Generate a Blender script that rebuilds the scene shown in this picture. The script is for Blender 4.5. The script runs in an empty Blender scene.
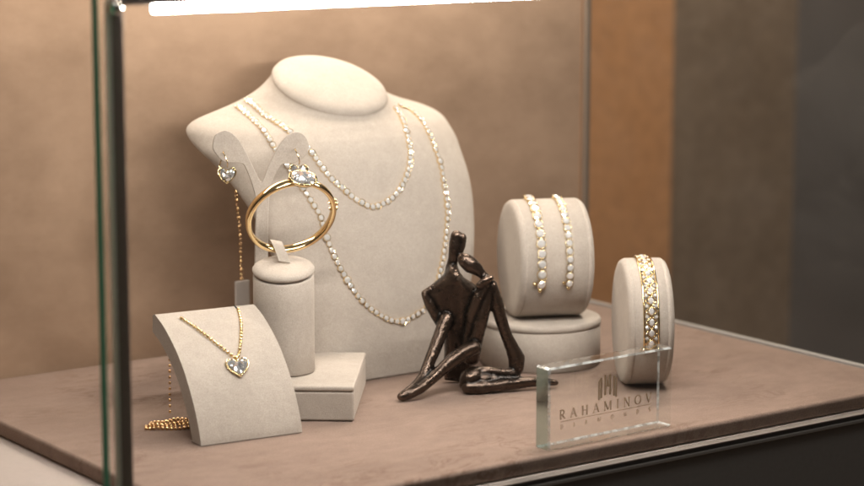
import bpy, bmesh, math, random
import numpy as np
from math import sin, cos, pi, radians as R
from mathutils import Vector, Matrix
from mathutils.bvhtree import BVHTree

random.seed(7)
SC = bpy.context.scene
COL = SC.collection

# ------------------------------------------------------------------ materials
def new_mat(name):
    m = bpy.data.materials.new(name); m.use_nodes = True
    nt = m.node_tree; nt.nodes.clear()
    out = nt.nodes.new('ShaderNodeOutputMaterial')
    return m, nt, out

def N(nt, kind, **kw):
    n = nt.nodes.new('ShaderNode' + kind)
    for k, v in kw.items():
        if k in n.inputs.keys(): n.inputs[k].default_value = v
        else: setattr(n, k, v)
    return n

def mixcol(nt, fac, a, b, blend='MIX'):
    n = nt.nodes.new('ShaderNodeMix'); n.data_type = 'RGBA'; n.blend_type = blend
    for idx, v in ((0, fac), (6, a), (7, b)):
        if isinstance(v, bpy.types.NodeSocket): nt.links.new(v, n.inputs[idx])
        elif idx == 0: n.inputs[0].default_value = v
        else: n.inputs[idx].default_value = (*v, 1)
    return n.outputs[2]

def ramp(nt, sock, stops):
    n = nt.nodes.new('ShaderNodeValToRGB')
    e = n.color_ramp.elements
    while len(e) < len(stops): e.new(.5)
    for el, (p, c) in zip(e, stops):
        el.position = p
        el.color = (c, c, c, 1) if not hasattr(c, '__len__') else (*c, 1)
    nt.links.new(sock, n.inputs[0])
    return n.outputs[0]

def suede(name, col, dark, fine=900., blotch=35., bump=.25, sheen=.25, amount=.5, stretch=(1, 1, 1), grain=(.84, 1.09)):
    """short-napped micro suede: blotchy nap, tiny fibres, soft sheen"""
    m, nt, out = new_mat(name); L = nt.links.new
    tc = N(nt, 'TexCoord'); mp = N(nt, 'Mapping'); mp.inputs['Scale'].default_value = stretch
    L(tc.outputs['Object'], mp.inputs[0])
    n1 = N(nt, 'TexNoise', Scale=blotch, Detail=5., Roughness=.6, Distortion=.8); L(mp.outputs[0], n1.inputs['Vector'])
    n2 = N(nt, 'TexNoise', Scale=fine, Detail=3., Roughness=.7); L(tc.outputs['Object'], n2.inputs['Vector'])
    n3 = N(nt, 'TexNoise', Scale=fine * .3, Detail=2.); L(tc.outputs['Object'], n3.inputs['Vector'])
    n4 = N(nt, 'TexNoise', Scale=blotch * 5, Detail=4., Roughness=.65); L(mp.outputs[0], n4.inputs['Vector'])
    av = N(nt, 'Math', operation='MULTIPLY_ADD'); L(n4.outputs['Fac'], av.inputs[0]); av.inputs[1].default_value = .45
    hf = N(nt, 'Math', operation='MULTIPLY'); L(n1.outputs['Fac'], hf.inputs[0]); hf.inputs[1].default_value = .55
    L(hf.outputs[0], av.inputs[2])
    f = ramp(nt, av.outputs[0], [(.38, 0.), (.62, 1.)])
    c = mixcol(nt, f, dark, col)
    c0 = mixcol(nt, amount, col, c)
    sp = ramp(nt, n2.outputs['Fac'], [(.32, grain[0]), (.68, grain[1])])
    c1 = mixcol(nt, 1., c0, sp, 'MULTIPLY')
    bs = N(nt, 'BsdfPrincipled', Roughness=.95)
    bs.inputs['Specular IOR Level'].default_value = .15
    bs.inputs['Sheen Weight'].default_value = sheen
    bs.inputs['Sheen Roughness'].default_value = .45
    bs.inputs['Sheen Tint'].default_value = (*[min(1, v * 1.5) for v in col], 1)
    L(c1, bs.inputs['Base Color'])
    ad = N(nt, 'Math', operation='ADD'); L(n2.outputs['Fac'], ad.inputs[0]); L(n3.outputs['Fac'], ad.inputs[1])
    bp = N(nt, 'Bump', Strength=bump, Distance=.0005); L(ad.outputs[0], bp.inputs['Height'])
    L(bp.outputs[0], bs.inputs['Normal']); L(bs.outputs[0], out.inputs[0])
    return m

def pbr(name, col, rough=.5, metal=0., bump=0., bscale=300., rvar=0., **kw):
    m, nt, out = new_mat(name); L = nt.links.new
    bs = N(nt, 'BsdfPrincipled', Roughness=rough, Metallic=metal)
    bs.inputs['Base Color'].default_value = (*col, 1)
    for k, v in kw.items(): bs.inputs[k].default_value = v
    tc = N(nt, 'TexCoord')
    n = N(nt, 'TexNoise', Scale=bscale, Detail=4.); L(tc.outputs['Object'], n.inputs['Vector'])
    c = mixcol(nt, n.outputs['Fac'], [v * .88 for v in col], [min(1, v * 1.08) for v in col]); L(c, bs.inputs['Base Color'])
    if bump:
        b = N(nt, 'Bump', Strength=bump, Distance=.0006); L(n.outputs['Fac'], b.inputs['Height']); L(b.outputs[0], bs.inputs['Normal'])
    if rvar:
        r = ramp(nt, n.outputs['Fac'], [(.3, max(.02, rough - rvar)), (.7, rough + rvar)]); L(r, bs.inputs['Roughness'])
    L(bs.outputs[0], out.inputs[0])
    return m

def pane_mat(name, tint, refl=1.):
    m, nt, out = new_mat(name); L = nt.links.new
    tr = N(nt, 'BsdfTransparent'); tr.inputs[0].default_value = (*tint, 1)
    gl = N(nt, 'BsdfGlossy', Roughness=.0); gl.inputs[0].default_value = (1, 1, 1, 1)
    lw = N(nt, 'LayerWeight'); lw.inputs['Blend'].default_value = .5; mx = N(nt, 'MixShader')
    pw = N(nt, 'Math', operation='POWER'); L(lw.outputs['Facing'], pw.inputs[0]); pw.inputs[1].default_value = 5.
    fr = N(nt, 'Math', operation='MULTIPLY_ADD'); L(pw.outputs[0], fr.inputs[0]); fr.inputs[1].default_value = .7 * refl; fr.inputs[2].default_value = .02 * refl
    L(fr.outputs[0], mx.inputs[0]); L(tr.outputs[0], mx.inputs[1]); L(gl.outputs[0], mx.inputs[2])
    tc = N(nt, 'TexCoord'); ns = N(nt, 'TexNoise', Scale=9., Detail=6., Roughness=.7, Distortion=1.5); L(tc.outputs['Object'], ns.inputs['Vector'])
    du = N(nt, 'BsdfDiffuse'); du.inputs[0].default_value = (.8, .78, .75, 1); m2 = N(nt, 'MixShader')
    L(ramp(nt, ns.outputs['Fac'], [(.4, .004), (.72, .014)]), m2.inputs[0]); L(mx.outputs[0], m2.inputs[1]); L(du.outputs[0], m2.inputs[2]); L(m2.outputs[0], out.inputs[0])
    return m

def emit_mat(name, col, s):
    m, nt, out = new_mat(name)
    e = N(nt, 'Emission', Strength=s); e.inputs[0].default_value = (*col, 1)
    nt.links.new(e.outputs[0], out.inputs[0]); return m

def slab_mat():
    m = suede('slab_suede', (.256, .186, .153), (.172, .122, .10), fine=1000., blotch=14., bump=.35, sheen=.2, amount=.6, stretch=(1, 1.5, 1), grain=(.76, 1.14))
    nt = m.node_tree; L = nt.links.new
    bs = next(n for n in nt.nodes if n.type == 'BSDF_PRINCIPLED'); src = bs.inputs['Base Color'].links[0].from_socket
    tc = N(nt, 'TexCoord')
    # rubbed finger marks in the nap
    mp = N(nt, 'Mapping'); mp.inputs['Rotation'].default_value = (0, 0, .5); mp.inputs['Scale'].default_value = (1., 2.6, 1.); L(tc.outputs['Object'], mp.inputs[0])
    w = N(nt, 'TexNoise', Scale=16., Detail=7., Roughness=.62, Distortion=1.4); L(mp.outputs[0], w.inputs['Vector'])
    line = ramp(nt, w.outputs['Fac'], [(.455, 0.), (.485, 1.), (.5, 1.), (.515, 0.)])
    k = N(nt, 'TexNoise', Scale=9., Detail=2.); L(tc.outputs['Object'], k.inputs['Vector'])
    msk = ramp(nt, k.outputs['Fac'], [(.47, 0.), (.62, 1.)])
    mu = N(nt, 'Math', operation='MULTIPLY'); L(line, mu.inputs[0]); L(msk, mu.inputs[1])
    m2 = N(nt, 'Math', operation='MULTIPLY'); L(mu.outputs[0], m2.inputs[0]); m2.inputs[1].default_value = .6
    L(mixcol(nt, m2.outputs[0], src, (.13, .08, .058)), bs.inputs['Base Color'])
    return m

CREAM = suede('cream_suede', (.445, .392, .346), (.365, .318, .277), fine=1200., bump=.28, amount=.6)
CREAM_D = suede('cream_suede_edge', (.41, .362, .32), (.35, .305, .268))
SLAB = slab_mat()
BACK = suede('backdrop_suede', (.40, .277, .195), (.265, .178, .122), fine=300., blotch=3.2, bump=.03, sheen=.3, amount=1., stretch=(1, 1, 1.5), grain=(.99, 1.01))  # broad stretched blotches: mottled nap plus painted soft glass reflections
GOLD = pbr('yellow_gold', (.96, .74, .42), .13, 1., rvar=.05)
GOLD_R = pbr('warm_gold', (.93, .65, .36), .17, 1., rvar=.05)
STEEL = pbr('brushed_steel', (.62, .60, .57), .32, 1.)
BLACK = pbr('black_anodised', (.22, .175, .15), .4, 0.)
DECK = pbr('pale_deck', (.44, .385, .36), .45, 0.)
FASCIA = pbr('charcoal_lacquer', (.24, .232, .225), .5, 0.)
SILVER = pbr('satin_trim', (.36, .345, .33), .45, .2)
GREEN = pbr('glass_edge_green_glow', (.07, .33, .20), .3, 0.)
_g = next(n for n in GREEN.node_tree.nodes if n.type == 'BSDF_PRINCIPLED'); _g.inputs['Emission Color'].default_value = (.12, .5, .3, 1); _g.inputs['Emission Strength'].default_value = .05  # faint green emission stands in for strip light piped through the glass
PANE = pane_mat('clear_pane', (.985, .99, .985))
PANE_R = pane_mat('coated_pane', (.985, .99, .985), .3)
LED = emit_mat('led_diffuser', (1., .935, .86), 190.)
TAG = pbr('tag_paper', (.9, .87, .83), .7)
SLIT = pbr('slit_shadow', (.012, .01, .009), .9)

def stone_mat():
    m, nt, out = new_mat('diamond'); L = nt.links.new
    g = N(nt, 'BsdfGlossy', Roughness=.03); g.inputs[0].default_value = (.97, .97, 1, 1)
    d = N(nt, 'BsdfDiffuse'); d.inputs[0].default_value = (.97, .96, .95, 1)
    r = N(nt, 'BsdfRefraction', IOR=2.0, Roughness=.02); r.inputs[0].default_value = (1, 1, 1, 1)
    a = N(nt, 'MixShader'); a.inputs[0].default_value = .3
    L(d.outputs[0], a.inputs[1]); L(r.outputs[0], a.inputs[2])
    b = N(nt, 'MixShader'); b.inputs[0].default_value = .40
    L(a.outputs[0], b.inputs[1]); L(g.outputs[0], b.inputs[2]); L(b.outputs[0], out.inputs[0])
    return m
DIA = stone_mat()
def big_stone_mat():
    m, nt, out = new_mat('faceted_diamond'); L = nt.links.new
    geo = N(nt, 'NewGeometry'); tc = N(nt, 'TexCoord')
    v = N(nt, 'TexVoronoi', Scale=520.); L(tc.outputs['Object'], v.inputs['Vector'])
    # internal pavilion reflections: tilt the mirror facets cell by cell
    sb = N(nt, 'VectorMath', operation='SUBTRACT'); L(v.outputs['Color'], sb.inputs[0]); sb.inputs[1].default_value = (.5, .5, .5)
    sc = N(nt, 'VectorMath', operation='SCALE'); L(sb.outputs[0], sc.inputs[0]); sc.inputs['Scale'].default_value = 1.3
    ad = N(nt, 'VectorMath', operation='ADD'); L(geo.outputs['Normal'], ad.inputs[0]); L(sc.outputs[0], ad.inputs[1])
    nm = N(nt, 'VectorMath', operation='NORMALIZE'); L(ad.outputs[0], nm.inputs[0])
    g1 = N(nt, 'BsdfGlossy', Roughness=.05); g1.inputs[0].default_value = (.92, .96, 1, 1); L(nm.outputs[0], g1.inputs['Normal'])
    g2 = N(nt, 'BsdfGlossy', Roughness=.02)
    d = N(nt, 'BsdfDiffuse'); d.inputs[0].default_value = (.85, .86, .88, 1); L(nm.outputs[0], d.inputs['Normal'])
    a = N(nt, 'MixShader'); a.inputs[0].default_value = .78; L(d.outputs[0], a.inputs[1]); L(g1.outputs[0], a.inputs[2])
    b = N(nt, 'MixShader'); b.inputs[0].default_value = .2; L(a.outputs[0], b.inputs[1]); L(g2.outputs[0], b.inputs[2])
    L(b.outputs[0], out.inputs[0]); return m
DIA_BIG = big_stone_mat()

def bronze_mat():
    m, nt, out = new_mat('patinated_bronze'); L = nt.links.new
    tc = N(nt, 'TexCoord')
    n1 = N(nt, 'TexNoise', Scale=95., Detail=5., Roughness=.6); L(tc.outputs['Object'], n1.inputs['Vector'])
    n2 = N(nt, 'TexNoise', Scale=260., Detail=4.); L(tc.outputs['Object'], n2.inputs['Vector'])
    geo = N(nt, 'NewGeometry')
    edge = ramp(nt, geo.outputs['Pointiness'], [(.49, 0.), (.56, 1.)])
    c = mixcol(nt, ramp(nt, n1.outputs['Fac'], [(.35, 0.), (.65, 1.)]), (.004, .003, .0025), (.014, .0095, .0075))
    c = mixcol(nt, edge, c, (.20, .135, .10))
    bs = N(nt, 'BsdfPrincipled', Metallic=.85)
    L(c, bs.inputs['Base Color'])
    L(ramp(nt, n1.outputs['Fac'], [(.3, .19), (.7, .36)]), bs.inputs['Roughness'])
    ad = N(nt, 'Math', operation='ADD'); L(n1.outputs['Fac'], ad.inputs[0])
    h = N(nt, 'Math', operation='MULTIPLY'); L(n2.outputs['Fac'], h.inputs[0]); h.inputs[1].default_value = .35
    L(h.outputs[0], ad.inputs[1])
    bp = N(nt, 'Bump', Strength=.55, Distance=.0028); L(ad.outputs[0], bp.inputs['Height']); L(bp.outputs[0], bs.inputs['Normal'])
    bs.inputs['Coat Weight'].default_value = .15; bs.inputs['Coat Roughness'].default_value = .2
    L(bs.outputs[0], out.inputs[0]); return m
BRONZE = bronze_mat()

def crystal_mat():
    m, nt, out = new_mat('crystal_edge'); L = nt.links.new
    g = N(nt, 'BsdfGlass', IOR=1.5, Roughness=.0); g.inputs[0].default_value = (.50, .63, .60, 1)
    t = N(nt, 'BsdfTransparent'); t.inputs[0].default_value = (.86, .95, .93, 1); mx = N(nt, 'MixShader'); mx.inputs[0].default_value = .85
    L(t.outputs[0], mx.inputs[1]); L(g.outputs[0], mx.inputs[2]); L(mx.outputs[0], out.inputs[0]); return m
CRYSTAL = crystal_mat()
def bevel_mat():
    m, nt, out = new_mat('crystal_bevel'); L = nt.links.new
    t = N(nt, 'BsdfTransparent'); t.inputs[0].default_value = (.93, .98, .97, 1)
    d = N(nt, 'BsdfDiffuse'); d.inputs[0].default_value = (.88, .92, .93, 1); g = N(nt, 'BsdfGlossy', Roughness=.08)
    tc = N(nt, 'TexCoord'); n = N(nt, 'TexNoise', Scale=160., Detail=3.); L(tc.outputs['Object'], n.inputs['Vector'])
    a = N(nt, 'MixShader'); L(ramp(nt, n.outputs['Fac'], [(.35, .12), (.65, .6)]), a.inputs[0]); L(t.outputs[0], a.inputs[1]); L(d.outputs[0], a.inputs[2])  # patchy white diffuse paints the bright line where bevels catch light
    b = N(nt, 'MixShader'); b.inputs[0].default_value = .22; L(a.outputs[0], b.inputs[1]); L(g.outputs[0], b.inputs[2]); L(b.outputs[0], out.inputs[0]); return m
CRYSTAL_BEVEL = bevel_mat()
CRYSTAL_FACE = pane_mat('crystal_face', (.975, .985, .98))
ETCH = pbr('gold_etching', (.78, .56, .36), .5, .0)

# ------------------------------------------------------------------ object helpers
def thing(name, label, cat, loc=(0, 0, 0), rotz=0., group=None):
    o = bpy.data.objects.new(name, None); COL.objects.link(o)
    o.empty_display_size = .01
    o.location = loc; o.rotation_euler = (0, 0, rotz)
    o['label'] = label; o['category'] = cat
    if group: o['group'] = group
    return o

def tag(o, label, cat, group=None):
    o['label'] = label; o['category'] = cat
    if group: o['group'] = group
    return o

def obj(name, bm, mat, parent=None, smooth=True, bevel=0., seg=3, angle=40, sub=0):
    me = bpy.data.meshes.new(name)
    bmesh.ops.recalc_face_normals(bm, faces=bm.faces[:])
    bm.to_mesh(me); bm.free()
    me.materials.append(mat)
    o = bpy.data.objects.new(name, me); COL.objects.link(o)
    if parent: o.parent = parent
    if smooth:
        for p in me.polygons: p.use_smooth = True
    if bevel:
        b = o.modifiers.new('bevel', 'BEVEL'); b.width = bevel; b.segments = seg; b.limit_method = 'ANGLE'; b.angle_limit = R(angle)
    if sub:
        s = o.modifiers.new('sub', 'SUBSURF'); s.levels = sub; s.render_levels = sub
    if smooth:
        e = o.modifiers.new('ws', 'WEIGHTED_NORMAL') if bevel else None
    return o

def put(o, parent, loc=(0, 0, 0), rot=(0, 0, 0)):
    o.parent = parent; o.location = loc; o.rotation_euler = rot; return o

def add_box(bm, x0, x1, y0, y1, z0, z1):
    v = [bm.verts.new((x, y, z)) for x in (x0, x1) for y in (y0, y1) for z in (z0, z1)]
    for f in ((0, 1, 3, 2), (4, 6, 7, 5), (0, 4, 5, 1), (2, 3, 7, 6), (0, 2, 6, 4), (1, 5, 7, 3)):
        bm.faces.new([v[i] for i in f])
    return bm

def box(*a): return add_box(bmesh.new(), *a)

def add_rings(bm, rings, cap0=True, cap1=True, closed=False):
    rv = [[bm.verts.new(p) for p in r] for r in rings]
    n = len(rv[0])
    pairs = list(zip(rv, rv[1:])) + ([(rv[-1], rv[0])] if closed else [])
    for a, b in pairs:
        for i in range(n):
            j = (i + 1) % n
            bm.faces.new((a[i], a[j], b[j], b[i]))
    if not closed:
        if cap0: bm.faces.new(rv[0][::-1])
        if cap1: bm.faces.new(rv[-1])
    return bm

def lathe(profile, seg=64, M=None, bm=None):
    """profile [(r,z)...] round local z"""
    bm = bm or bmesh.new()
    rings = []
    for r, z in profile:
        ring = [Vector((max(r, 1e-5) * cos(2 * pi * i / seg), max(r, 1e-5) * sin(2 * pi * i / seg), z)) for i in range(seg)]
        rings.append([M @ p if M else p for p in ring])
    return add_rings(bm, rings)

def frames(pts):
    pts = [Vector(p) for p in pts]; T = []
    for i in range(len(pts)):
        a = pts[max(i - 1, 0)]; b = pts[min(i + 1, len(pts) - 1)]
        T.append((b - a).normalized())
    up = Vector((0, 0, 1)) if abs(T[0].z) < .9 else Vector((1, 0, 0))
    out = []; nrm = (up - T[0] * up.dot(T[0])).normalized()
    for t in T:
        nrm = (nrm - t * nrm.dot(t)).normalized(); out.append((t, nrm, t.cross(nrm)))
    return pts, out

def tube(pts, rad, seg=10, bm=None):
    bm = bm or bmesh.new(); p, fr = frames(pts)
    rr = rad if hasattr(rad, '__len__') else [rad] * len(p)
    rings = [[q + n * r * cos(2 * pi * i / seg) + b * r * sin(2 * pi * i / seg) for i in range(seg)] for q, r, (t, n, b) in zip(p, rr, fr)]
    return add_rings(bm, rings)

def spline(pts, n):
    P = [np.array(p, float) for p in pts]
    P = [2 * P[0] - P[1]] + P + [2 * P[-1] - P[-2]]
    out = []
    for i in range(1, len(P) - 2):
        for k in range(n):
            t = k / n
            out.append(.5 * (2 * P[i] + (P[i + 1] - P[i - 1]) * t + (2 * P[i - 1] - 5 * P[i] + 4 * P[i + 1] - P[i + 2]) * t * t + (3 * P[i] - P[i - 1] - 3 * P[i + 1] + P[i + 2]) * t ** 3))
    out.append(P[-2]); return out

def resample(pts, step):
    P = [Vector(p) for p in pts]; out = [P[0].copy()]; acc = 0.
    for a, b in zip(P, P[1:]):
        L = (b - a).length; pos = step - acc
        while pos <= L and L > 0:
            out.append(a.lerp(b, pos / L)); pos += step
        acc = (acc + L) % step
    return out

def ball(bm, c, r, sub=1):
    bmesh.ops.create_icosphere(bm, subdivisions=sub, radius=r, matrix=Matrix.Translation(c))

def basis(p, n, t):
    n = Vector(n).normalized(); t = Vector(t); t = (t - n * t.dot(n)).normalized(); b = n.cross(t)
    M = Matrix((t, b, n)).transposed().to_4x4(); M.translation = Vector(p); return M

def gem_bm(outline, crown=.34, table=.58, pav=.5, bm=None, M=None):
    """faceted stone from a girdle outline (list of 2-D points); table, star and kite facets"""
    bm = bm or bmesh.new(); M = M or Matrix()
    n = len(outline); s = sum(math.hypot(*p) for p in outline) / n
    mk = lambda x, y, z: bm.verts.new(M @ Vector((x, y, z)))
    g = [mk(x, y, 0) for x, y in outline]
    g2 = [mk(x, y, -s * .06) for x, y in outline]
    mid = [((outline[i][0] + outline[(i + 1) % n][0]) / 2, (outline[i][1] + outline[(i + 1) % n][1]) / 2) for i in range(n)]
    k = [mk(x * .82, y * .82, s * crown * .6) for x, y in mid]
    t = [mk(x * table, y * table, s * crown) for x, y in outline]
    pv = [mk(x * .5, y * .5, -s * pav * .6) for x, y in mid]
    cu = mk(0, 0, -s * pav)
    for i in range(n):
        j = (i + 1) % n
        bm.faces.new((g[i], g[j], k[i])); bm.faces.new((k[i], g[j], k[j], t[j])) if True else None
        bm.faces.new((t[i], k[i], t[j]))
        bm.faces.new((g[i], g2[i], g2[j], g[j])); bm.faces.new((g2[j], g2[i], pv[i])); bm.faces.new((g2[j], pv[i], cu, pv[j]))
    bm.faces.new(t)
    return bm

ROUND = lambda r, n=8: [(r * cos(2 * pi * i / n + .3), r * sin(2 * pi * i / n + .3)) for i in range(n)]
def heart(r, n=24):
    o = []
    for i in range(n):
        a = 2 * pi * i / n
        k = sin(a); o.append((r * 1.08 * math.copysign(abs(k) ** 1.9, k), r * (13 * cos(a) - 4.2 * cos(2 * a) - 1.6 * cos(3 * a) - .6 * cos(4 * a) + 1.8) / 14.5))
    return o[::-1]

def collar(outline, M, grow=1.12, h=.001, w=.0005, bm=None):
    """a bezel: thin wall following a stone outline"""
    bm = bm or bmesh.new(); n = len(outline)
    prof = [(grow, -h), (grow + .04, -h * .2), (grow, h * .22), (grow - .08, h * .16), (grow - .16, -h)]
    rings = [[M @ Vector((x * k, y * k, z)) for x, y in outline] for k, z in prof]
    return add_rings(bm, rings, closed=True)

_gem_cache = {}
def gem(name, parent, outline_key, outline, M, mat=None, **kw):
    if outline_key not in _gem_cache:
        o = obj(name, gem_bm(outline, **kw), mat or DIA, parent, smooth=False); _gem_cache[outline_key] = o.data
    else:
        o = bpy.data.objects.new(name, _gem_cache[outline_key]); COL.objects.link(o); o.parent = parent
    o.matrix_local = M
    return o
# ------------------------------------------------------------------ the surface and the room behind
def struct(name, bm, m, **kw):
    o = obj(name, bm, m, None, **kw); o['kind'] = 'structure'; return o

struct('display_surface', box(.603, 1.2035, 1.0562, 1.464, -.0108, 0), SLAB, bevel=.0027, seg=4)

WALL_O = suede('tan_wall_finish', (.58, .30, .145), (.51, .255, .12), fine=60, blotch=5, bump=.05, sheen=0, amount=.7)
WALL_D = suede('dark_wall_finish', (.235, .172, .125), (.175, .128, .092), fine=60, blotch=4, bump=.05, sheen=0, amount=.6)
WALL_N = pbr('slate_wall_finish', (.135, .122, .12), .6)
struct('tan_wall', box(-1.5, 1.757, 1.95, 2.0, -.9, 1.4), WALL_O, smooth=False)
struct('brown_wall', box(1.757, 1.975, 1.962, 2.0, -.9, 1.4), WALL_D, smooth=False)
struct('slate_wall', box(1.975, 3.2, 1.958, 2.0, -.9, 1.4), WALL_N, smooth=False)
struct('room_floor', box(-2, 3.2, -1, 2.5, -.92, -.9), WALL_D, smooth=False)

# ------------------------------------------------------------------ the showcase
case = thing('display_case', 'glass jewellery showcase with dark corner post, green glass edge and suede back panel', 'display case', (.88, 1.25, -.9))
inv = Matrix.Translation((-.88, -1.25, .9))
def cpart(name, bm, m, parent=case, **kw):
    bm.transform(inv); return obj(name, bm, m, parent, **kw)
cpart('back_panel', box(.53, 1.213, 1.4655, 1.480, -.0105, .34), BACK, smooth=False)
cpart('deck', box(.534, 1.2135, 1.0472, 1.4650, -.0121, -.0112), DECK, bevel=.0002, seg=1)
cpart('cabinet', box(.536, 1.2115, 1.0500, 1.478, -.9, -.0123), FASCIA, smooth=False)
cpart('trim_strip', box(.534, 1.2135, 1.0470, 1.0497, -.0176, -.0152), SILVER, bevel=.0004, seg=2)
cpart('sill_strip', box(1.2045, 1.2095, 1.0545, 1.4640, -.0108, .0012), SILVER, bevel=.0005, seg=2)
cpart('corner_profile', box(1.2132, 1.2190, 1.459, 1.4650, -.0108, .33), pbr('corner_satin', (.20, .15, .115), .5), bevel=.001, seg=2)
fp = cpart('front_pane', box(.5345, 1.2125, 1.0478, 1.0542, -.0110, .3100), PANE, smooth=False)
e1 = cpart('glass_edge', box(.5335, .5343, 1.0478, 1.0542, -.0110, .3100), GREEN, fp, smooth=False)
cpart('side_pane', box(.5345, .5400, 1.0548, 1.4650, -.0110, .3100), PANE, smooth=False)
cpart('side_pane', box(1.2100, 1.2125, 1.0548, 1.4555, -.0110, .3100), PANE_R, smooth=False)
post = cpart('corner_post', box(.5456, .5530, 1.0550, 1.0600, -.0110, .3000), BLACK, bevel=.0006, seg=2)
cpart('post_face', box(.5440, .5455, 1.0552, 1.0598, -.0108, .2990), pbr('post_satin', (.75, .70, .63), .4, .1), post, smooth=False)
bm = bmesh.new(); bmesh.ops.create_uvsphere(bm, u_segments=24, v_segments=14, radius=.0042, matrix=Matrix.Translation((.5476, 1.0535, .2950)))
cpart('post_cap', bm, pbr('polished_cap', (.95, .93, .9), .12, 1.), post)
bar = cpart('light_bar', box(.5537, 1.2095, 1.0545, 1.0625, .2959, .3030), BLACK, bevel=.0006, seg=2)
cpart('light_strip', box(.5740, 1.0700, 1.0556, 1.0612, .2913, .2956), LED, bar, smooth=False)

# ------------------------------------------------------------------ necklace bust
BX = .903
zc = np.array([0, .012, .036, .06, .09, .12, .14, .155, .166, .174, .180, .185, .190, .1945, .199, .2035, .2062, .2085])
wc = np.array([.0695, .0702, .0730, .0795, .0885, .0960, .1020, .1065, .1115, .1130, .1120, .1030, .0815, .0665, .0560, .0490, .0460, .0447])
ye = np.interp(zc, [0, .06, .09, .12, .14, .16, .178, .19, .2085], [1.308, 1.317, 1.326, 1.339, 1.356, 1.382, 1.414, 1.413, 1.390])
yf = np.interp(zc, [0, .05, .1, .15, .19, .2085], [1.299, 1.3025, 1.309, 1.322, 1.344, 1.3495])
yb = np.interp(zc, [0, .06, .12, .16, .178, .19, .2085], [1.332, 1.340, 1.362, 1.400, 1.428, 1.432, 1.4305])
ex = np.interp(zc, [0, .06, .15, .19, .2085], [2.6, 2.3, 2.1, 2.0, 2.0])
ks = np.interp(zc, [0, .172, .190, .2085], [0, 0, .16, .466])
def fine_levels(n=70):
    t = np.linspace(0, 1, len(zc)); tt = np.linspace(0, 1, n)
    from_ = lambda a: np.interp(tt, t, a)
    o = []
    for arr in (zc, wc, ye, yf, yb, ex, ks):
        v = np.array(spline([(a,) for a in arr], 6))[:, 0]; o.append(v)
    return o
lz, lw, lye, lyf, lyb, lex, lks = fine_levels()
def smooth_arr(a, n):
    a = a.copy()
    for _ in range(n):
        b = a.copy(); b[1:-1] = .25 * a[:-2] + .5 * a[1:-1] + .25 * a[2:]; a = b
    return a
lye, lyf, lyb, lex, lks, lw = [smooth_arr(v, k) for v, k in ((lye, 14), (lyf, 14), (lyb, 14), (lex, 14), (lks, 16), (lw, 4))]
bust = thing('necklace_bust', 'large cream suede neck and shoulder bust behind the bronze figurine, wearing two diamond necklaces', 'necklace bust', (BX, 1.34, 0))
rings = []
NS = 128
for z, w, a, f, b, e, k in zip(lz, lw, lye, lyf, lyb, lex, lks):
    ring = []
    for i in range(NS):
        th = 2 * pi * i / NS; c, s = cos(th), sin(th)
        x = w * math.copysign(abs(c) ** (2 / e), c); d = (b - a) if s > 0 else (a - f)
        y = d * math.copysign(abs(s) ** (2 / e), s)
        ring.append(Vector((x, a + y - 1.34, max(0.0003, z + k * (a + y - 1.39)))))
    rings.append(ring)
body_bm = add_rings(bmesh.new(), rings)
body_bm.normal_update()
BUST = BVHTree.FromBMesh(body_bm)
bb = obj('bust_body', body_bm, CREAM, bust)
cap = lathe([(0, .0064), (.012, .0063), (.024, .0058), (.034, .0047), (.0405, .0030), (.0440, .0010), (.0452, -.0010), (.0450, -.0022), (.0440, -.0030), (.0425, -.0034), (.0415, -.0046), (0, -.0046)], 96)
put(obj('neck_cap', cap, CREAM, bust), bust, (0, 1.3895 - 1.34, .2104), (R(25), 0, 0))
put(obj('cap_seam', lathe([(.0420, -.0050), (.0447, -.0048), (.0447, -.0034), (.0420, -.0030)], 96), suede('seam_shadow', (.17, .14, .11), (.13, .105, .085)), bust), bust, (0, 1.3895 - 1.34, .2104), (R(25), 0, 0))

# ------------------------------------------------------------------ curved ramp (pendant stand)
RO = Vector((.680, 1.2034, 0)); RZ = R(-5.7); RW = .0735
stand = thing('pendant_stand', 'low curved cream suede ramp at the front left, carrying the heart pendant', 'jewellery stand', RO, RZ)
prof = [(0, .0006), (.0012, .006), (.0055, .0165), (.0125, .029), (.024, .0440), (.039, .0578), (.0575, .0692), (.0725, .0752)]
prof = [(p[0], p[1]) for p in spline(prof, 5)]
def off(pr, d):
    o = []
    for i, p in enumerate(pr):
        a = pr[max(i - 1, 0)]; b = pr[min(i + 1, len(pr) - 1)]
        t = np.array([b[0] - a[0], b[1] - a[1]]); t /= np.linalg.norm(t)
        o.append((p[0] + t[1] * d, p[1] - t[0] * d))
    return o
inner = off(prof, .0135)
loop = prof + [(prof[-1][0] + .004, prof[-1][1] - .001)] + [p for p in inner[::-1] if p[1] > .0006] + [(.0175, .0006)]
bm = add_rings(bmesh.new(), [[Vector((x, d, z)) for d, z in loop] for x in (0, RW)])
obj('ramp_panel', bm, CREAM, stand, bevel=.0022, seg=4, angle=50)
bm = add_rings(bmesh.new(), [[Vector((x, d, z)) for d, z in ((.058, .0006), (.070, .0006), (.070, .058), (.058, .054))] for x in (.034, .060)])
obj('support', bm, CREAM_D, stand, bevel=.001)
RAMP_P = prof
def ramp_pt(u, t, h=0.):
    """point on the ramp face: u across, t 0..1 from the foot to the top, h above the nap"""
    f = t * (len(prof) - 1); i = min(int(f), len(prof) - 2); k = f - i
    a, b = Vector(prof[i]), Vector(prof[i + 1]); p = a.lerp(b, k); tg = (b - a).normalized(); nr = Vector((-tg[1], tg[0]))
    q = p + nr * h
    return Vector((u, q[0], q[1])), Vector((0, nr[0], nr[1])), Vector((0, tg[0], tg[1]))

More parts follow.
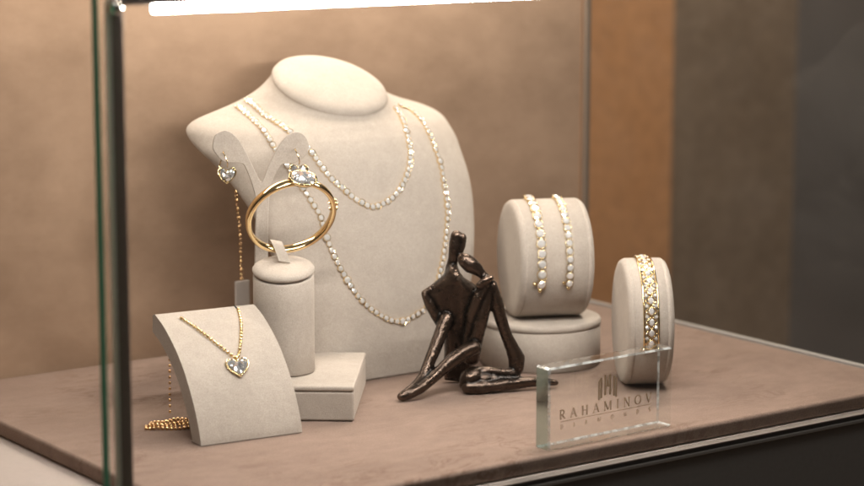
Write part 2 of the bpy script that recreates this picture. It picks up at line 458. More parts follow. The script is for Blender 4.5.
# ------------------------------------------------------------------ square riser with the bangle column
ax = R(-38.2)
riser = thing('square_riser', 'square cream suede riser box under the bangle column', 'riser', (.7977, 1.201, 0), ax)
obj('riser_box', box(-.105, 0, 0, .111, .0004, .0206), CREAM, riser, bevel=.0016, seg=3)
obj('riser_lid', box(-.1052, .0002, -.0002, .1112, .0209, .0246), CREAM, riser, bevel=.0014, seg=3)

CP = Vector((.7849, 1.2690, .0246))
colm = thing('bangle_column', 'upright cream suede cylinder with slanted padded top standing on the square riser', 'bangle stand', CP, R(-33))
rad = .0212
rings = []
for zz, rr in ((.0004, rad - .0006), (.0014, rad), (.02, rad), (.05, rad), (.0683, rad), (.0692, rad - .0006)):
    k = .22 if zz > .06 else 0
    rings.append([Vector((rr * cos(2 * pi * i / 96), rr * sin(2 * pi * i / 96), zz + k * rr * sin(2 * pi * i / 96))) for i in range(96)])
obj('column_body', add_rings(bmesh.new(), rings), CREAM, colm, bevel=0)
pad = lathe([(0, .0056), (.012, .0055), (.0175, .0048), (.0205, .0034), (.0217, .0016), (.0214, .0002), (.0204, -.0008), (0, -.0008)], 96)
pd = put(obj('pad', pad, CREAM, colm), colm, (0, 0, .0712), (math.atan(.22), 0, 0))

# ------------------------------------------------------------------ earring tree
ET = Vector((.7947, 1.3153, .0250))
tree = thing('earring_tree', 'flat cream suede earring stand forked into two leaf lobes behind the bangle', 'earring stand', ET, R(-22))
OUT = [(-33.3,154.8),(-31.7,161.1),(-28.6,163.5),(-24.3,164.8),(-19.4,162.6),(-14.5,157.4),(-10.3,149.9),(-5.5,139.8),(-1.3,130.7),(1.1,127.4),(3.4,131.6),(6.0,138.4),(12.3,150.7),(17.5,157.7),(22.0,161.1),(27.1,162.4),(31.4,160.5),(34.6,156.1),(35.6,151.9),(34.1,146.8),(28.7,141.8),(23.2,139.9),(16.0,139.5),(13.9,137.4),(10.9,132.1),(7.9,123.8),(6.4,115.1),(5.3,86.3),(4.6,30),(4.6,.4),(-5.6,.4),(-5.4,30),(-4.0,86.6),(-3.0,111.8),(-5.0,123.3),(-7.7,131.6),(-10.5,138.2),(-13.3,141.1),(-21.8,141.7),(-26.8,143.3),(-31.4,148.7),(-33.2,152.0)]
def outline3(pts, y0, y1):
    P = spline(pts + [pts[0]], 3)[:-1]
    return add_rings(bmesh.new(), [[Vector((p[0] / 1000, y, max(.0003, p[1] / 1000))) for p in P] for y in (y0, y1)])
obj('tree_board', outline3(OUT, -.0014, .0014), CREAM, tree, bevel=.0006, seg=2, angle=50)
obj('tree_foot', box(-.012, .012, -.008, .008, .0002, .003), CREAM, tree, bevel=.0008)

# ------------------------------------------------------------------ bracelet drums
def drum(name, label, C, Rr, L, az):
    t = thing(name, label, 'bracelet drum', (C[0], C[1], C[2] - Rr), R(az))
    M = Matrix.Translation((0, 0, Rr)) @ Matrix.Rotation(R(90), 4, 'Y')
    h = L / 2
    pr = [(0, -h), (Rr * .80, -h), (Rr - .004, -h + .0003), (Rr - .0018, -h + .0012), (Rr - .0004, -h + .0032), (Rr, -h + .0044), (Rr - .0006, -h + .0049), (Rr - .0006, -h + .0053), (Rr, -h + .0058)]
    pr = pr + [(r, -z) for r, z in pr[::-1]]
    obj('drum_body', lathe(pr, 128, M), CREAM, t)
    return t
lowr = thing('round_riser', 'low round cream suede riser under the larger bracelet drum', 'riser', (1.0202, 1.2779, 0))
obj('riser_body', lathe([(0, .0004), (.0452, .0004), (.0460, .0012), (.0460, .0296), (.0454, .0302), (0, .0302)], 128), CREAM, lowr)
obj('riser_lid', lathe([(0, .0304), (.0452, .0304), (.0462, .0312), (.0463, .0334), (.0455, .0352), (.0435, .0360), (0, .0360)], 128), CREAM, lowr)
DB = dict(C=(1.0225, 1.2760, .0808), R=.0446, L=.057, az=-25)
DS = dict(C=(1.0350, 1.1773, .0462), R=.0460, L=.0335, az=-32)
big = drum('bracelet_drum', 'wide cream suede bracelet drum on the round riser, holding two diamond bracelets', DB['C'], DB['R'], DB['L'], DB['az'])
small = drum('bracelet_drum', 'narrow cream suede bracelet drum standing behind the crystal nameplate', DS['C'], DS['R'], DS['L'], DS['az'])

# ------------------------------------------------------------------ bronze figurine
FIG = {
    'head': [ (-2.9,6.0,111.6,4.4), (-3.4,6.0,105.7,5.1), (-4.5,6.0,98.3,4.4), (-5.4,7.0,92.8,3.8), (-6.5,8.0,87.4,4.7)],
    'head_lobe': [ (1.4,6.0,110.5,3.4), (0.4,6.0,104.9,3.9), (-2.5,6.0,97.5,3.8)],
    'shoulder': [ (-26.4,2.0,70.6,2.0), (-21.0,3.0,73.3,2.8), (-14.5,5.0,76.2,3.4), (-7.2,7.0,79.4,4.3), (0.7,7.0,77.2,3.4), (8.0,6.0,74.1,3.0)],
    'neck': [ (-5.4,7.0,93.6,3.9), (-6.2,7.0,87.6,4.7), (-6.2,6.0,81.9,6.3), (-5.8,5.0,75.4,7.5), (-5.1,5.0,67.3,7.5)],
    'side': [ (-25.7,2.0,69.4,2.6), (-21.7,3.0,62.5,4.3), (-17.4,4.0,54.1,4.4), (-13.0,5.0,47.2,4.7)],
    'arm_leg': [ (-10.1,1.0,51.8,5.5), (-13.8,-4.0,42.6,5.2), (-18.1,-11.0,32.3,4.9), (-22.8,-18.0,22.1,4.4), (-26.1,-24.0,14.5,4.3), (-31.1,-29.0,9.0,4.3), (-36.9,-34.0,5.7,3.9), (-41.7,-37.0,3.5,3.1)],
    'shin': [ (10.1,-6.0,32.3,5.4), (2.9,-10.0,29.9,5.7), (-5.1,-15.0,25.1,5.6), (-13.0,-20.0,19.2,4.7), (-20.3,-26.0,13.5,4.3), (-27.5,-31.0,8.4,4.1), (-35.5,-35.0,4.5,3.6), (-40.6,-37.0,2.7,3.0)],
    'head2': [ (1.3,-1.0,96.9,3.8), (3.6,-1.0,94.7,5.6), (7.2,-1.0,91.7,6.2), (11.6,0.0,88.5,4.9), (15.2,0.0,85.2,3.3), (18.8,0.0,81.1,3.8)],
    'hand': [ (13.4,-5.0,77.4,2.8), (17.4,-5.0,80.8,3.1), (21.7,-4.0,82.7,2.6)],
    'arm2': [ (18.1,-3.0,78.1,3.9), (12.3,-3.0,67.6,4.4), (8.3,-1.0,55.3,4.6), (7.2,2.0,42.7,4.4), (6.5,6.0,31.3,5.1)],
    'thigh': [ (21.0,-1.0,76.1,4.3), (17.7,-1.0,64.2,5.4), (14.5,-1.0,50.8,5.9), (11.2,1.0,37.0,5.7), (8.0,4.0,22.9,6.7)],
    'calf': [ (22.5,0.0,76.6,4.4), (26.1,1.0,63.7,5.2), (29.3,2.0,51.6,4.7), (33.3,3.0,39.5,4.4), (37.7,4.0,29.6,5.2), (40.9,5.0,21.9,6.4), (40.6,4.0,15.4,5.9)],
    'knee': [ (4.7,-9.0,6.6,5.9), (7.2,-8.0,10.1,7.9), (10.1,-7.0,11.3,7.1)],
    'upper_shin': [ (9.4,-5.0,12.7,5.9), (19.6,-4.0,14.0,4.4), (30.4,-2.0,12.7,3.8), (39.1,1.0,11.7,4.3)],
    'mid': [ (15.9,-8.0,8.9,5.5), (29.0,-4.0,8.4,3.9), (40.6,0.0,8.6,3.9)],
    'low_shin': [ (5.8,-13.0,4.5,5.1), (14.5,-12.0,4.3,5.4), (26.1,-9.0,4.9,4.7), (39.1,-4.0,5.4,4.4), (50.7,0.0,5.8,4.1), (61.6,4.0,5.0,3.4), (69.5,6.0,3.8,2.3)],
}

fig = bmesh.new()
TORSO = [(-2.9,4.0,91.3), (-8.0,4.0,90.5), (-11.6,4.2,83.8), (-18.8,5.6,77.5), (-27.2,7.3,70.1), (-23.9,9.2,61.8), (-19.6,11.4,52.4), (-14.5,13.4,43.7), (-11.6,15.4,35.1), (-11.6,17.9,24.1), (-12.3,20.5,13.1), (-11.6,23.0,2.1), (-1.4,23.5,0.6), (8.7,23.0,2.1), (9.4,19.7,16.2), (8.7,16.7,29.6), (8.7,13.2,44.5), (10.9,9.6,60.2), (15.2,6.9,72.0), (10.1,5.9,76.3), (2.9,4.9,80.7), (-0.7,4.0,86.1)]
cxm = sum(p[0] for p in TORSO) / len(TORSO)
def t_ring(k, dy):
    o = []
    for x, y, z in TORSO:
        zc_ = min(max(z, 30), 78); xc_ = 1.0 - (78 - zc_) * .04
        o.append(Vector((xc_ + (x - xc_) * k, y + dy, zc_ + (z - zc_) * k)) / 1000)
    return o
add_rings(fig, [t_ring(.25, -10.5), t_ring(.62, -9), t_ring(.88, -6), t_ring(1, -2), t_ring(1, 2), t_ring(.9, 5), t_ring(.6, 8), t_ring(.25, 9)])
for key, ch in FIG.items():
    for (a, b) in zip(ch, ch[1:]):
        pa, pb = Vector(a[:3]), Vector(b[:3]); n = max(2, int((pb - pa).length / (min(a[3], b[3]) * .35)))
        for k in range(n + (b is ch[-1])):
            f = k / n; p = pa.lerp(pb, f); r = a[3] + (b[3] - a[3]) * f
            ball(fig, p / 1000, r / 1000, 2)
me = bpy.data.meshes.new('figure_mesh'); fig.to_mesh(me); fig.free()
tmp = bpy.data.objects.new('figure_tmp', me); COL.objects.link(tmp)
rm = tmp.modifiers.new('r', 'REMESH'); rm.mode = 'VOXEL'; rm.voxel_size = .00075
sm = tmp.modifiers.new('s', 'SMOOTH'); sm.factor = .5; sm.iterations = 12
dg = bpy.context.evaluated_depsgraph_get()
fm = bpy.data.meshes.new_from_object(tmp.evaluated_get(dg))
bpy.data.objects.remove(tmp)
fm.materials.clear(); fm.materials.append(BRONZE)
for p in fm.polygons: p.use_smooth = True
fo = bpy.data.objects.new('figurine', fm); COL.objects.link(fo)
fo.location = (.9127, 1.2355, 0.0003); fo.rotation_euler = (0, 0, R(-36.4))
tag(fo, 'dark bronze abstract figurine of two seated intertwined figures in the middle of the display', 'figurine')

# ------------------------------------------------------------------ jewellery on the bust
SHORT = [(-.0630,.0673,.2021),(-.0637,.0532,.1973),(-.0636,.0406,.1916),(-.0611,.0265,.1860),(-.0585,.0141,.1803),(-.0555,.0052,.1743),(-.0511,-.0014,.1680),(-.0473,-.0088,.1581),(-.0422,-.0143,.1488),(-.0351,-.0180,.1419),(-.0276,-.0211,.1343),(-.0200,-.0230,.1294),(-.0120,-.0242,.1259),(-.0010,-.0239,.1279),(.0099,-.0225,.1328),(.0190,-.0198,.1408),(.0262,-.0162,.1497),(.0319,-.0106,.1600),(.0352,-.0034,.1704),(.0393,.0078,.1805),(.0437,.0207,.1883),(.0439,.0289,.1953)]
LONG = [(-.0718,.0659,.1967),(-.0726,.0530,.1926),(-.0735,.0401,.1878),(-.0748,.0267,.1824),(-.0750,.0153,.1754),(-.0741,.0073,.1680),(-.0698,-.0034,.1556),(-.0646,-.0114,.1429),(-.0602,-.0164,.1328),(-.0554,-.0209,.1219),(-.0540,-.0240,.1111),(-.0505,-.0277,.0980),(-.0450,-.0310,.0846),(-.0380,-.0335,.0716),(-.0289,-.0356,.0591),(-.0184,-.0370,.0499),(-.0056,-.0379,.0425),(.0060,-.0381,.0404),(.0172,-.0377,.0436),(.0269,-.0369,.0477),(.0366,-.0350,.0600),(.0439,-.0326,.0742),(.0499,-.0294,.0900),(.0548,-.0252,.1058),(.0582,-.0205,.1210),(.0586,-.0161,.1350),(.0606,-.0094,.1502),(.0602,-.0035,.1611),(.0604,.0059,.1732),(.0618,.0185,.1820),(.0626,.0329,.1885),(.0542,.0343,.1931)]
def on_bust(p):
    q, nr, _, _ = BUST.find_nearest(Vector(p))
    c = Vector((0, .035, q.z - .02))
    if nr.dot(q - c) < 0: nr = -nr
    return q, nr
OVAL = lambda r, k, n=8: [(r * k * cos(2 * pi * i / n + .39), r * sin(2 * pi * i / n + .39)) for i in range(n)]

def bead_line(t, pts, step, r, k, big=(), rb=.0027, tag_=''):
    gold = bmesh.new(); path = resample(spline(pts, 8), step)
    pos = [on_bust(p) for p in path]
    # even spacing after the projection
    path = resample([q for q, _ in pos], step); pos = [on_bust(p) for p in path]
    bigs = {min(range(len(pos)), key=lambda i: (pos[i][0] - Vector(b)).length) for b in big}
    for i, (q, nr) in enumerate(pos):
        a = pos[max(i - 1, 0)][0]; b = pos[min(i + 1, len(pos) - 1)][0]
        isb = i in bigs
        rr = rb if isb else r * (1 + .1 * math.sin(i * 2.3)); kk = 1.0 if isb else k
        M = basis(q + nr * (.0013 if isb else .0010), (nr + Vector((random.uniform(-.06, .06), 0, random.uniform(-.06, .06)))), b - a)
        ol = OVAL(rr, kk); collar(ol, M, 1.12, rr * .8, bm=gold)
        gem('diamond', t, ('oval' + tag_, isb), OVAL(rb if isb else r, kk, 8), M)
        if i < len(pos) - 1:
            mid = (q + pos[i + 1][0]) / 2 + nr * .0007
            ball(gold, mid, .001, 1)
    obj('gold_setting', gold, GOLD, t, smooth=False)
    return pos

nk1 = thing('diamond_necklace', 'shorter diamond necklace ending high on the chest of the suede bust', 'necklace', (BX, 1.34, 0))
bead_line(nk1, SHORT, .0048, .0022, 1.06, tag_='a')
nk2 = thing('diamond_necklace', 'longer diamond necklace hanging low over the front of the suede bust', 'necklace', (BX, 1.34, 0))
bead_line(nk2, LONG, .0050, .0020, 1.12, big=[(-.053, -.025, .108), (-.040, -.033, .075), (.006, -.0381, .0404), (.0584, -.02, .122), (.0603, -.009, .151)], tag_='b')
# its extension chain drops behind the shoulder
tl = [(-.0700, .0690, .1960), (-.060, .088, .1860), (-.0565, .0950, .170), (-.0580, .0945, .134), (-.0548, .0945, .095), (-.0540, .0945, .058)]
gold = bmesh.new()
for i, p in enumerate(resample(spline(tl, 8), .0034)): ball(gold, p, .0017 if i % 2 else .0012, 1)
obj('extension_chain', gold, GOLD_R, nk2)
obj('price_tag', box(-.0600, -.0475, .0935, .0947, .024, .0575), TAG, nk2, bevel=.0004, seg=2)

# ------------------------------------------------------------------ earrings
def heart_jewel(t, M, r, prongs=True, h=.0016):
    """gold heart bezel holding a faceted stone; M maps the stone plane (x right, y up, z out)"""
    ol = heart(r); g = bmesh.new()
    collar(ol, M, 1.18 if prongs else 1.08, h, bm=g)
    back = [M @ Vector((x * 1.04, y * 1.04, -h * .98)) for x, y in ol]; back2 = [M @ Vector((x * .9, y * .9, -h * 1.7)) for x, y in ol]
    add_rings(g, [back, back2])
    if prongs:
        for i in (0, 6, 12, 18):
            x, y = ol[i]; ball(g, M @ Vector((x * 1.02, y * 1.02, h * .3)), r * .13, 2)
    obj('heart_bezel', g, GOLD, t)
    gem('diamond', t, ('heart', round(r, 5)), ol, M @ Matrix.Translation((0, 0, -h * .1)), crown=.36, table=.5, mat=DIA_BIG)

def earring(label, x, z):
    t = thing('earring', label, 'earring', ET + Matrix.Rotation(R(-22), 3, 'Z') @ Vector((x, -.004, z)), R(-22))
    M = basis((0, -.0006, -.0002), (-.22, -1, .18), (1, -.2, 0))
    heart_jewel(t, M, .0052)
    w = spline([(-.0018, .0020, .0163), (-.0022, -.0010, .0158), (-.0008, -.0028, .0118), (.0002, -.0030, .0082), (.0002, -.0012, .0055)], 6)
    obj('ear_wire', tube(w, .00042, 8), GOLD, t)
    bk = spline([(-.0018, .0020, .0163), (-.0022, .0062, .0120), (-.0040, .0068, .0060), (-.0050, .0050, .0020), (-.0035, .0024, .0000)], 6)
    obj('ear_wire', tube(bk, .0005, 8), GOLD, t)
    return t
earring('heart diamond drop earring hanging clear below the left lobe of the forked stand', -.0240, .1336)
earring('heart diamond drop earring on the right lobe, half hidden by the bangle top', .0272, .1342)

# ------------------------------------------------------------------ bangle
rtv, upv, fwv = Vector((.8121, -.5835, 0)), Vector((.0946, .1317, .9868)), Vector((.5758, .8013, -.1621))
BC = Vector((.7864, 1.2608, .1352)); BN = (rtv * .30 - upv * .643 - fwv * .705).normalized()
e1 = rtv * cos(R(25)) + upv * sin(R(25)); e1 = (e1 - BN * e1.dot(BN)).normalized(); e2 = BN.cross(e1)
bang = thing('bangle', 'polished yellow gold hinged bangle with large oval diamond, strapped on the padded column', 'bangle', BC)
RM = Matrix((e1, e2, BN)).transposed()
def ring_pt(a, r=.0303): return RM @ Vector((r * cos(a), r * .985 * sin(a), 0))
g = bmesh.new(); rings = []
for i in range(160):
    a = 2 * pi * i / 160; o = RM @ Vector((cos(a), sin(a), 0))
    rr = []
    for k in range(20):
        b = 2 * pi * k / 20; c, s = cos(b), sin(b)
        rr.append(ring_pt(a) + o * (.0020 * math.copysign(abs(c) ** .75, c)) + BN * (.0032 * math.copysign(abs(s) ** .75, s)))
    rings.append(rr)
obj('bangle_ring', add_rings(g, rings, closed=True), GOLD, bang)
A = R(55); o = RM @ Vector((cos(A), sin(A), 0)); tg = RM @ Vector((-sin(A), cos(A), 0))
MS = basis(ring_pt(A) + o * .0036, o + BN * .15, -tg)
ov = [(.0088 * cos(2 * pi * i / 16), .0060 * sin(2 * pi * i / 16)) for i in range(16)]
ovc = [(.0088 * cos(2 * pi * i / 40), .0060 * sin(2 * pi * i / 40)) for i in range(40)]
gb = collar(ovc, MS, 1.15, .0026)
add_rings(gb, [[MS @ Vector((x * k, y * k, z)) for x, y in ovc] for k, z in ((1.1, -.0022), (.95, -.0038), (.5, -.0052))])
obj('bezel', gb, GOLD, bang)
gem('diamond', bang, 'oval_big', ov, MS @ Matrix.Translation((0, 0, .0002)), crown=.36, table=.55, pav=.45, mat=DIA_BIG)
for a0 in (-8, -20):
    hb = bmesh.new()
    p = ring_pt(R(a0)); tg2 = RM @ Vector((-sin(R(a0)), cos(R(a0)), 0)); 
    Mh = basis(p, tg2, BN)
    lathe([(.0029, -.0005), (.0031, -.0003), (.0031, .0003), (.0029, .0005)], 20, Mh, hb)
    obj('hinge_collar', hb, GOLD, bang)
hb = bmesh.new()
ball(hb, ring_pt(R(-14)) + (RM @ Vector((cos(R(-14)), sin(R(-14)), 0))) * .0026, .0012, 2)
hc = bmesh.new(); ball(hc, ring_pt(R(222)) - BN * .002 + (RM @ Vector((cos(R(222)), sin(R(222)), 0))) * .002, .0013, 2)
obj('safety_knob', hc, GOLD, bang)
obj('clasp', hb, GOLD_R, bang)

# the strap on the column that holds it
Q = ring_pt(R(235)) + BC
f = Vector((-.583, -.812, 0)); sd = Vector((.80, -.58, -.16)).normalized()
pth = spline([Q + f * .0095 + sd * .0035 + Vector((0, 0, -.0068)), Q + f * .0066 + sd * .001 + Vector((0, 0, -.0008)), Q + f * .0030 - sd * .002 + Vector((0, 0, .0042)), Q - f * .0012 - sd * .0035 + Vector((0, 0, .0052)), Q - f * .0042 - sd * .003 + Vector((0, 0, .0020)), Q - f * .0052 - sd * .003 + Vector((0, 0, -.0040))], 6)
sb = bmesh.new(); rings = []
for i, p in enumerate(pth):
    p = Vector(p); t2 = (Vector(pth[min(i + 1, len(pth) - 1)]) - Vector(pth[max(i - 1, 0)])).normalized(); nr = t2.cross(sd).normalized()
    rings.append([p + sd * sx * .0040 + nr * sz * .0004 for sx, sz in ((-1, -1), (1, -1), (1, 1), (-1, 1))])
add_rings(sb, rings)
Mi = (Matrix.Translation(CP) @ Matrix.Rotation(R(-33), 4, 'Z')).inverted(); sb.transform(Mi)
obj('strap', sb, CREAM, colm, smooth=False)

# ------------------------------------------------------------------ heart pendant on the ramp
def ramp_d(u, d, h=0.):
    for i in range(len(prof) - 1):
        if prof[i][0] <= d <= prof[i + 1][0] or i == len(prof) - 2:
            k = (d - prof[i][0]) / (prof[i + 1][0] - prof[i][0]); return ramp_pt(u, (i + k) / (len(prof) - 1), h)
pen = thing('pendant_necklace', 'fine gold ball chain with a large heart diamond pendant, draped on the curved ramp', 'necklace', RO, RZ)
ch = bmesh.new()
def drape(lst, r, step, h):
    P = [ramp_d(u / 1000, d / 1000, h)[0] for u, d in lst]
    for p in resample(spline(P, 8), step): ball(ch, p, r, 2)
drape([(15.2, 63.5), (16.3, 61.5), (21.1, 52.8), (26, 44.3), (32.1, 35.5), (36.5, 30.4), (38.2, 28.6)], .0013, .0030, .001)
drape([(58.8, 66.8), (58.0, 64.2), (53.9, 52), (47.9, 40.1), (43.1, 32.4), (40, 28.6)], .0013, .0030, .001)
obj('ball_chain', ch, GOLD, pen)
p, nr, tg = ramp_d(.0375, .0235, .0022)
heart_jewel(pen, basis(p, nr + Vector((-.12, 0, 0)), (1, 0, -.08)), .0068, prongs=False, h=.0026)
q, _, _ = ramp_d(.0388, .0286, .0016)
bl = bmesh.new(); ball(bl, q, .0015, 2); ball(bl, q - tg * .0018, .0012, 2); obj('bail', bl, GOLD, pen)
ch = bmesh.new()
for p in resample([Vector((.0125, .0715, .066)), Vector((.0110, .0745, .050)), Vector((.0105, .0750, .004))], .0040): ball(ch, p, .0010, 2)
obj('chain_tail', ch, GOLD_R, pen)
ch = bmesh.new(); lp = []
for k in range(3):
    cxy = Vector((.0045 + .0012 * (k % 2), .0565 + .001 * k)); a0 = .08 * (k - 1.5)
    for i in range(26):
        a = 2 * pi * i / 26; x = (.0182 - .0014 * k) * cos(a); y = (.0092 - .0013 * k) * sin(a) * (.55 + .45 * (x + .018) / .036)
        lp.append(Vector((cxy.x + x * cos(a0) - y * sin(a0), cxy.y + x * sin(a0) + y * cos(a0) - .1 * x, .0012 + .0011 * k + .0005 * math.sin(a * 5 + k))))
for p in resample(lp, .0029): ball(ch, p, .00135, 2)
obj('chain_pile', ch, GOLD_R, pen)
sl = bmesh.new(); prev = None; rings = []
for d, w_ in ((.0668, .0007), (.068, .0008), (.070, .0008), (.072, .0006), (.0735, .0003)):
    c, nr, tg = ramp_d(.0588 - (.0735 - d) * -.1, d, .00015)
    rings.append([c + Vector((-w_, 0, 0)), c + Vector((w_, 0, 0)), c + Vector((w_, 0, 0)) - nr * .0012, c + Vector((-w_, 0, 0)) - nr * .0012])
obj('slit', add_rings(sl, rings), SLIT, stand, smooth=False)

# ------------------------------------------------------------------ bracelets
def drum_frame(D, s, deg, h):
    a = R(deg); nr = Vector((0, -cos(a), sin(a)))
    return Vector((s, 0, D['R'])) + nr * (D['R'] + h), nr, Vector((0, sin(a), cos(a)))
def drum_thing(D, label, name='diamond_bracelet'):
    return thing(name, label, 'bracelet', (D['C'][0], D['C'][1], D['C'][2] - D['R']), R(D['az']))
def tennis(label, s, lo, hi, step, r, clasp):
    t = drum_thing(DB, label); g = bmesh.new()
    d = lo; i = 0
    while d <= hi:
        rr = r * (1 + .06 * math.sin(i * 1.9)); p, nr, tg = drum_frame(DB, s + .0002 * math.sin(i * 3.1), d, r * .62)
        M = basis(p, nr + Vector((random.uniform(-.1, .1), 0, random.uniform(-.05, .05))), tg); ol = ROUND(rr, 12)
        collar(ol, M, 1.0, rr * .6, bm=g)
        for q in range(4):
            a = pi / 4 + q * pi / 2; ball(g, M @ Vector((rr * 1.04 * cos(a), rr * 1.04 * sin(a), rr * .16)), rr * .14, 1)
        gem('diamond', t, ('rd', r), ROUND(r, 8), M)
        p2, _, _ = drum_frame(DB, s, d + step / 2, r * .35); ball(g, p2, r * .36, 1)
        d += step; i += 1
    if clasp:
        p, nr, tg = drum_frame(DB, s - r * 1.5, lo + step * .1, r * .5); ball(g, p, r * .42, 2)
        p, nr, tg = drum_frame(DB, s - r * .2, lo - step * .62, r * .5); ball(g, p, r * .5, 2)
    obj('gold_setting', g, GOLD, t)
tennis('line bracelet of larger round diamonds, left of the two on the wide drum', -.0132, -16, 92, 9.6, .0035, True)
tennis('slimmer line bracelet of small diamonds, right of the two on the wide drum', .0082, -16, 92, 7.6, .0029, True)

lat = drum_thing(DS, 'broad gold lattice bracelet set with diamonds on the narrow drum', 'lattice_bracelet')
g = bmesh.new(); s0 = -.0008; hw = .0052
for sgn in (-1, 1):
    tube([drum_frame(DS, s0 + sgn * hw, d, .0011)[0] for d in np.linspace(-13, 100, 60)], .00065, 8, g)
cell = 9.4; d = -9.0; i = 0
while d < 98:
    P = lambda s, dd, h=.0014: drum_frame(DS, s0 + s, dd, h)[0]
    for a, b in (((0, d - cell / 2), (hw * .8, d)), ((hw * .8, d), (0, d + cell / 2)), ((0, d + cell / 2), (-hw * .8, d)), ((-hw * .8, d), (0, d - cell / 2))):
        tube([P(a[0] + (b[0] - a[0]) * k / 4, a[1] + (b[1] - a[1]) * k / 4) for k in range(5)], .0005, 6, g)
    p, nr, tg = drum_frame(DS, s0, d, .0016); M = basis(p, nr, tg)
    collar(OVAL(.0021, 1.35), M, 1.0, .0011, bm=g); gem('diamond', lat, 'lat_c', OVAL(.0021, 1.35), M)
    for sgn in (-1, 1):
        p, nr, tg = drum_frame(DS, s0 + sgn * hw * .62, d + cell / 2, .0014); M = basis(p, nr, tg)
        collar(ROUND(.0014), M, 1.0, .0008, bm=g); gem('diamond', lat, 'lat_s', ROUND(.0014), M)
    d += cell; i += 1
for sgn in (-1, 1):
    p, _, _ = drum_frame(DS, s0 + sgn * hw, -14.5, .0013); ball(g, p, .0013, 2)
tube([drum_frame(DS, s0 + s, -14, .0012)[0] for s in np.linspace(-hw, hw, 8)], .0007, 8, g)
obj('gold_lattice', g, GOLD, lat, smooth=True)

# ------------------------------------------------------------------ crystal nameplate
NP = Vector((.8545, 1.0606, .0004)); NL, ND, NH = .1095, .0138, .0548
npl = thing('crystal_nameplate', 'clear crystal block engraved with gold lettering at the front edge of the display', 'nameplate', NP, R(2.2))
cb = box(0, NL, 0, ND, 0, NH)
bmesh.ops.bevel(cb, geom=cb.edges[:], offset=.0012, segments=1, affect='EDGES', profile=.5)
blk = obj('crystal_block', cb, CRYSTAL, npl, smooth=False)
blk.data.materials.append(CRYSTAL_FACE); blk.data.materials.append(CRYSTAL_BEVEL)
for p in blk.data.polygons:
    n = p.normal
    if abs(n.y) > .9 or n.x > .9 or abs(n.z) > .9: p.material_index = 1
    elif n.x > -.9: p.material_index = 2
_k = [0]
def strokes(bm, x0, z0, sx, sz, segs):
    """each seg: (list of (x,z), list of half-widths) in cap-height units"""
    for pts, ws in segs:
        if not hasattr(ws, '__len__'): ws = [ws] * len(pts)
        L = [];  Rr = []
        for i, p in enumerate(pts):
            a = pts[max(i - 1, 0)]; b = pts[min(i + 1, len(pts) - 1)]
            dx, dz = b[0] - a[0], b[1] - a[1]; l = math.hypot(dx, dz) or 1
            L.append((p[0] - dz / l * ws[i], p[1] + dx / l * ws[i])); Rr.append((p[0] + dz / l * ws[i], p[1] - dx / l * ws[i]))
        _k[0] += 1; y = -.00012 - .000002 * (_k[0] % 40)
        vl = [bm.verts.new((x0 + u * sx, y, z0 + v * sz)) for u, v in L]; vr = [bm.verts.new((x0 + u * sx, y, z0 + v * sz)) for u, v in Rr]
        for i in range(len(pts) - 1): bm.faces.new((vr[i], vr[i + 1], vl[i + 1], vl[i]))
def arc(cx_, cz_, rx, rz, a0, a1, n=12): return [(cx_ + rx * cos(R(a0 + (a1 - a0) * i / n)), cz_ + rz * sin(R(a0 + (a1 - a0) * i / n))) for i in range(n + 1)]
def wts(n, thin, thick): return [thin + (thick - thin) * sin(pi * i / n) for i in range(n + 1)]
TK, TN = .08, .04
def serif(x, z, w=.15): return ([(x - w, z), (x + w, z)], .022)
def vert(x, w=TK): return [([(x, 0), (x, 1)], w), serif(x, .02), serif(x, .98)]
GL = {
 'R': (vert(.2) + [(arc(.3, .73, .36, .25, 90, -90), wts(12, TN, TK)), ([(.2, .98), (.32, .98)], TN), ([(.2, .48), (.32, .48)], TN), ([(.4, .48), (.78, 0)], TK), serif(.8, .02, .12)], .9),
 'A': ([([(.1, 0), (.47, 1)], TN), ([(.45, 1), (.82, 0)], TK), ([(.25, .35), (.7, .35)], TN), serif(.1, .02, .13), serif(.82, .02, .15)], .95),
 'H': (vert(.18) + vert(.78) + [([(.18, .5), (.78, .5)], TN)], .98),
 'M': (vert(.14, TN + .01) + vert(.98) + [([(.14, 1), (.56, .06)], TK), ([(.56, .06), (.98, 1)], TN)], 1.14),
 'I': (vert(.2), .42),
 'N': (vert(.16, TN + .01) + vert(.80, TN + .01) + [([(.16, .98), (.80, .02)], TK)], .98),
 'O': ([(arc(.5, .5, .40, .48, 0, 360, 28), [TN + (TK + .01 - TN) * abs(cos(2 * pi * i / 28)) for i in range(29)])], 1.02),
 'V': ([([(.08, 1), (.45, 0)], TK), ([(.45, 0), (.82, 1)], TN), serif(.08, .98, .14), serif(.82, .98, .12)], .92),
 'D': (vert(.2) + [(arc(.3, .5, .5, .48, 90, -90, 16), wts(16, TN, TK)), ([(.2, .98), (.32, .98)], TN), ([(.2, .02), (.32, .02)], TN)], .95),
 'S': ([(arc(.35, .74, .25, .24, 30, 270, 12) + arc(.35, .26, .25, .24, 90, -150, 12), [TN + .02 + .035 * sin(pi * i / 25) for i in range(26)])], .72),
}
def write(bm, txt, x0, z0, cap, x1):
    ws = [GL[c][1] for c in txt]; gap = ((x1 - x0) / cap - sum(ws)) / (len(txt) - 1); x = x0
    for c, w_ in zip(txt, ws):
        strokes(bm, x, z0, cap, cap, GL[c][0]); x += (w_ + gap) * cap
lt = bmesh.new()
write(lt, 'RAHAMINOV', .0085, .0200, .0062, .0905)
write(lt, 'DIAMONDS', .0095, .0136, .0027, .0895)
strokes(lt, 0, 0, 1, 1, [([(.0095, .0184), (.0900, .0184)], .00014)])
for fc in lt.faces:
    fc.normal_update()
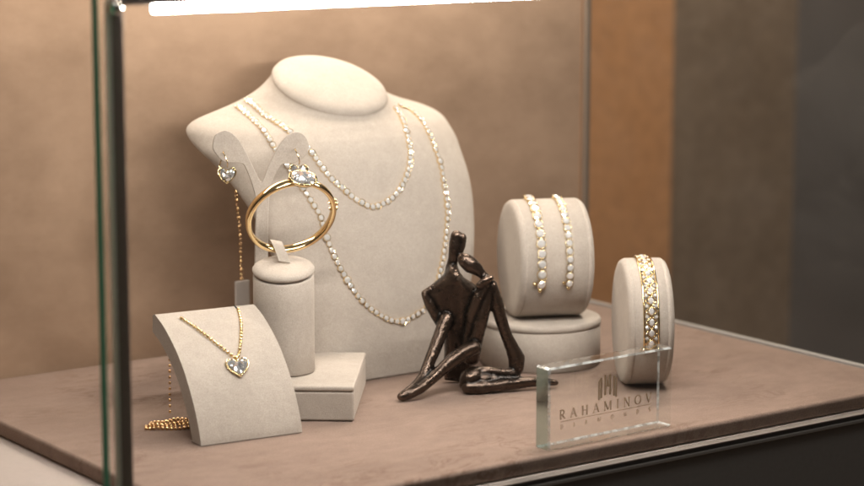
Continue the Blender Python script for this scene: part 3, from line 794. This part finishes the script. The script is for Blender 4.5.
me = bpy.data.meshes.new('lettering'); lt.to_mesh(me); lt.free(); me.materials.append(ETCH)
lo = bpy.data.objects.new('lettering', me); COL.objects.link(lo); lo.parent = npl
em = bmesh.new(); ex0, ez0 = .0505, .0278
for u, lo_, hi_, w_ in ((-.0076, .0000, .0125, .0007), (-.0056, .0012, .0146, .0008), (-.0022, .0026, .0160, .00075), (.0022, .0026, .0160, .00075), (.0056, .0012, .0146, .0008), (.0076, .0000, .0125, .0007)):
    strokes(em, ex0, ez0, 1, 1, [([(u, lo_), (u, hi_)], w_)])
strokes(em, ex0, ez0, 1, 1, [([(-.0022, .0088), (.0022, .0088)], .0005), ([(0, .0078), (0, .0100), (0, .0150)], [.0002, .0011, .0002]), ([(-.0056, .0146), (-.0066, .0135), (-.0076, .0125)], .0004), ([(.0056, .0146), (.0066, .0135), (.0076, .0125)], .0004)])
me = bpy.data.meshes.new('emblem'); em.to_mesh(me); em.free(); me.materials.append(ETCH)
eo = bpy.data.objects.new('emblem', me); COL.objects.link(eo); eo.parent = npl
# ------------------------------------------------------------------ light
w = bpy.data.worlds.new('World'); SC.world = w; w.use_nodes = True
nt = w.node_tree; bg = nt.nodes['Background']
tc = N(nt, 'TexCoord'); sp = N(nt, 'SeparateXYZ'); nt.links.new(tc.outputs['Generated'], sp.inputs[0])
c = ramp(nt, sp.outputs['Z'], [(0., (.10, .075, .06)), (.45, (.30, .25, .21)), (.75, (.75, .68, .60)), (1., (1., .93, .85))])
nt.links.new(c, bg.inputs[0]); bg.inputs[1].default_value = .16

def area(name, loc, target, sx, sy, power, col):
    l = bpy.data.lights.new(name, 'AREA'); l.shape = 'RECTANGLE'; l.size = sx; l.size_y = sy; l.energy = power; l.color = col
    o = bpy.data.objects.new(name, l); COL.objects.link(o); o.location = loc
    o.rotation_euler = (Vector(target) - Vector(loc)).to_track_quat('-Z', 'Y').to_euler(); return o
area('added_overhead_fill', (.45, .55, 1.5), (.9, 1.3, 0), .5, .35, 3., (1, .93, .84))  # fill added overhead, out of view, for ambient room light
area('added_overhead_fill', (1.7, .3, 1.6), (1.0, 1.3, 0), .4, .3, 1.2, (1, .95, .88))  # second added fill, also out of view
area('added_overhead_fill', (1.6, 1.55, 1.3), (1.55, 1.95, .1), .4, .2, 17., (1, .86, .70))  # added out of view to brighten the tan wall beside the case
area('added_backdrop_light', (.88, 1.425, .385), (.88, 1.455, 0), .66, .02, 1.9, (1, .89, .76))  # unseen strip light added to brighten the upper back panel

# ------------------------------------------------------------------ camera
cam = bpy.data.cameras.new('camera'); co = bpy.data.objects.new('camera', cam); COL.objects.link(co)
co.location = (0, 0, .36); co.rotation_euler = (R(90 - 9.33), 0, R(-35.7))
cam.sensor_width = 36; cam.lens = 90.75; cam.clip_start = .02; cam.clip_end = 50
cam.dof.use_dof = True; cam.dof.focus_distance = 1.50; cam.dof.aperture_fstop = 5.6
SC.camera = co
SC.render.engine = 'CYCLES'
SC.view_settings.view_transform = 'Standard'; SC.view_settings.look = 'None'; SC.view_settings.exposure = 0
SC.cycles.use_denoising = True
SC.cycles.transparent_max_bounces = 24; SC.cycles.max_bounces = 14; SC.cycles.transmission_bounces = 12; SC.cycles.glossy_bounces = 6
SC.cycles.sample_clamp_indirect = 8.
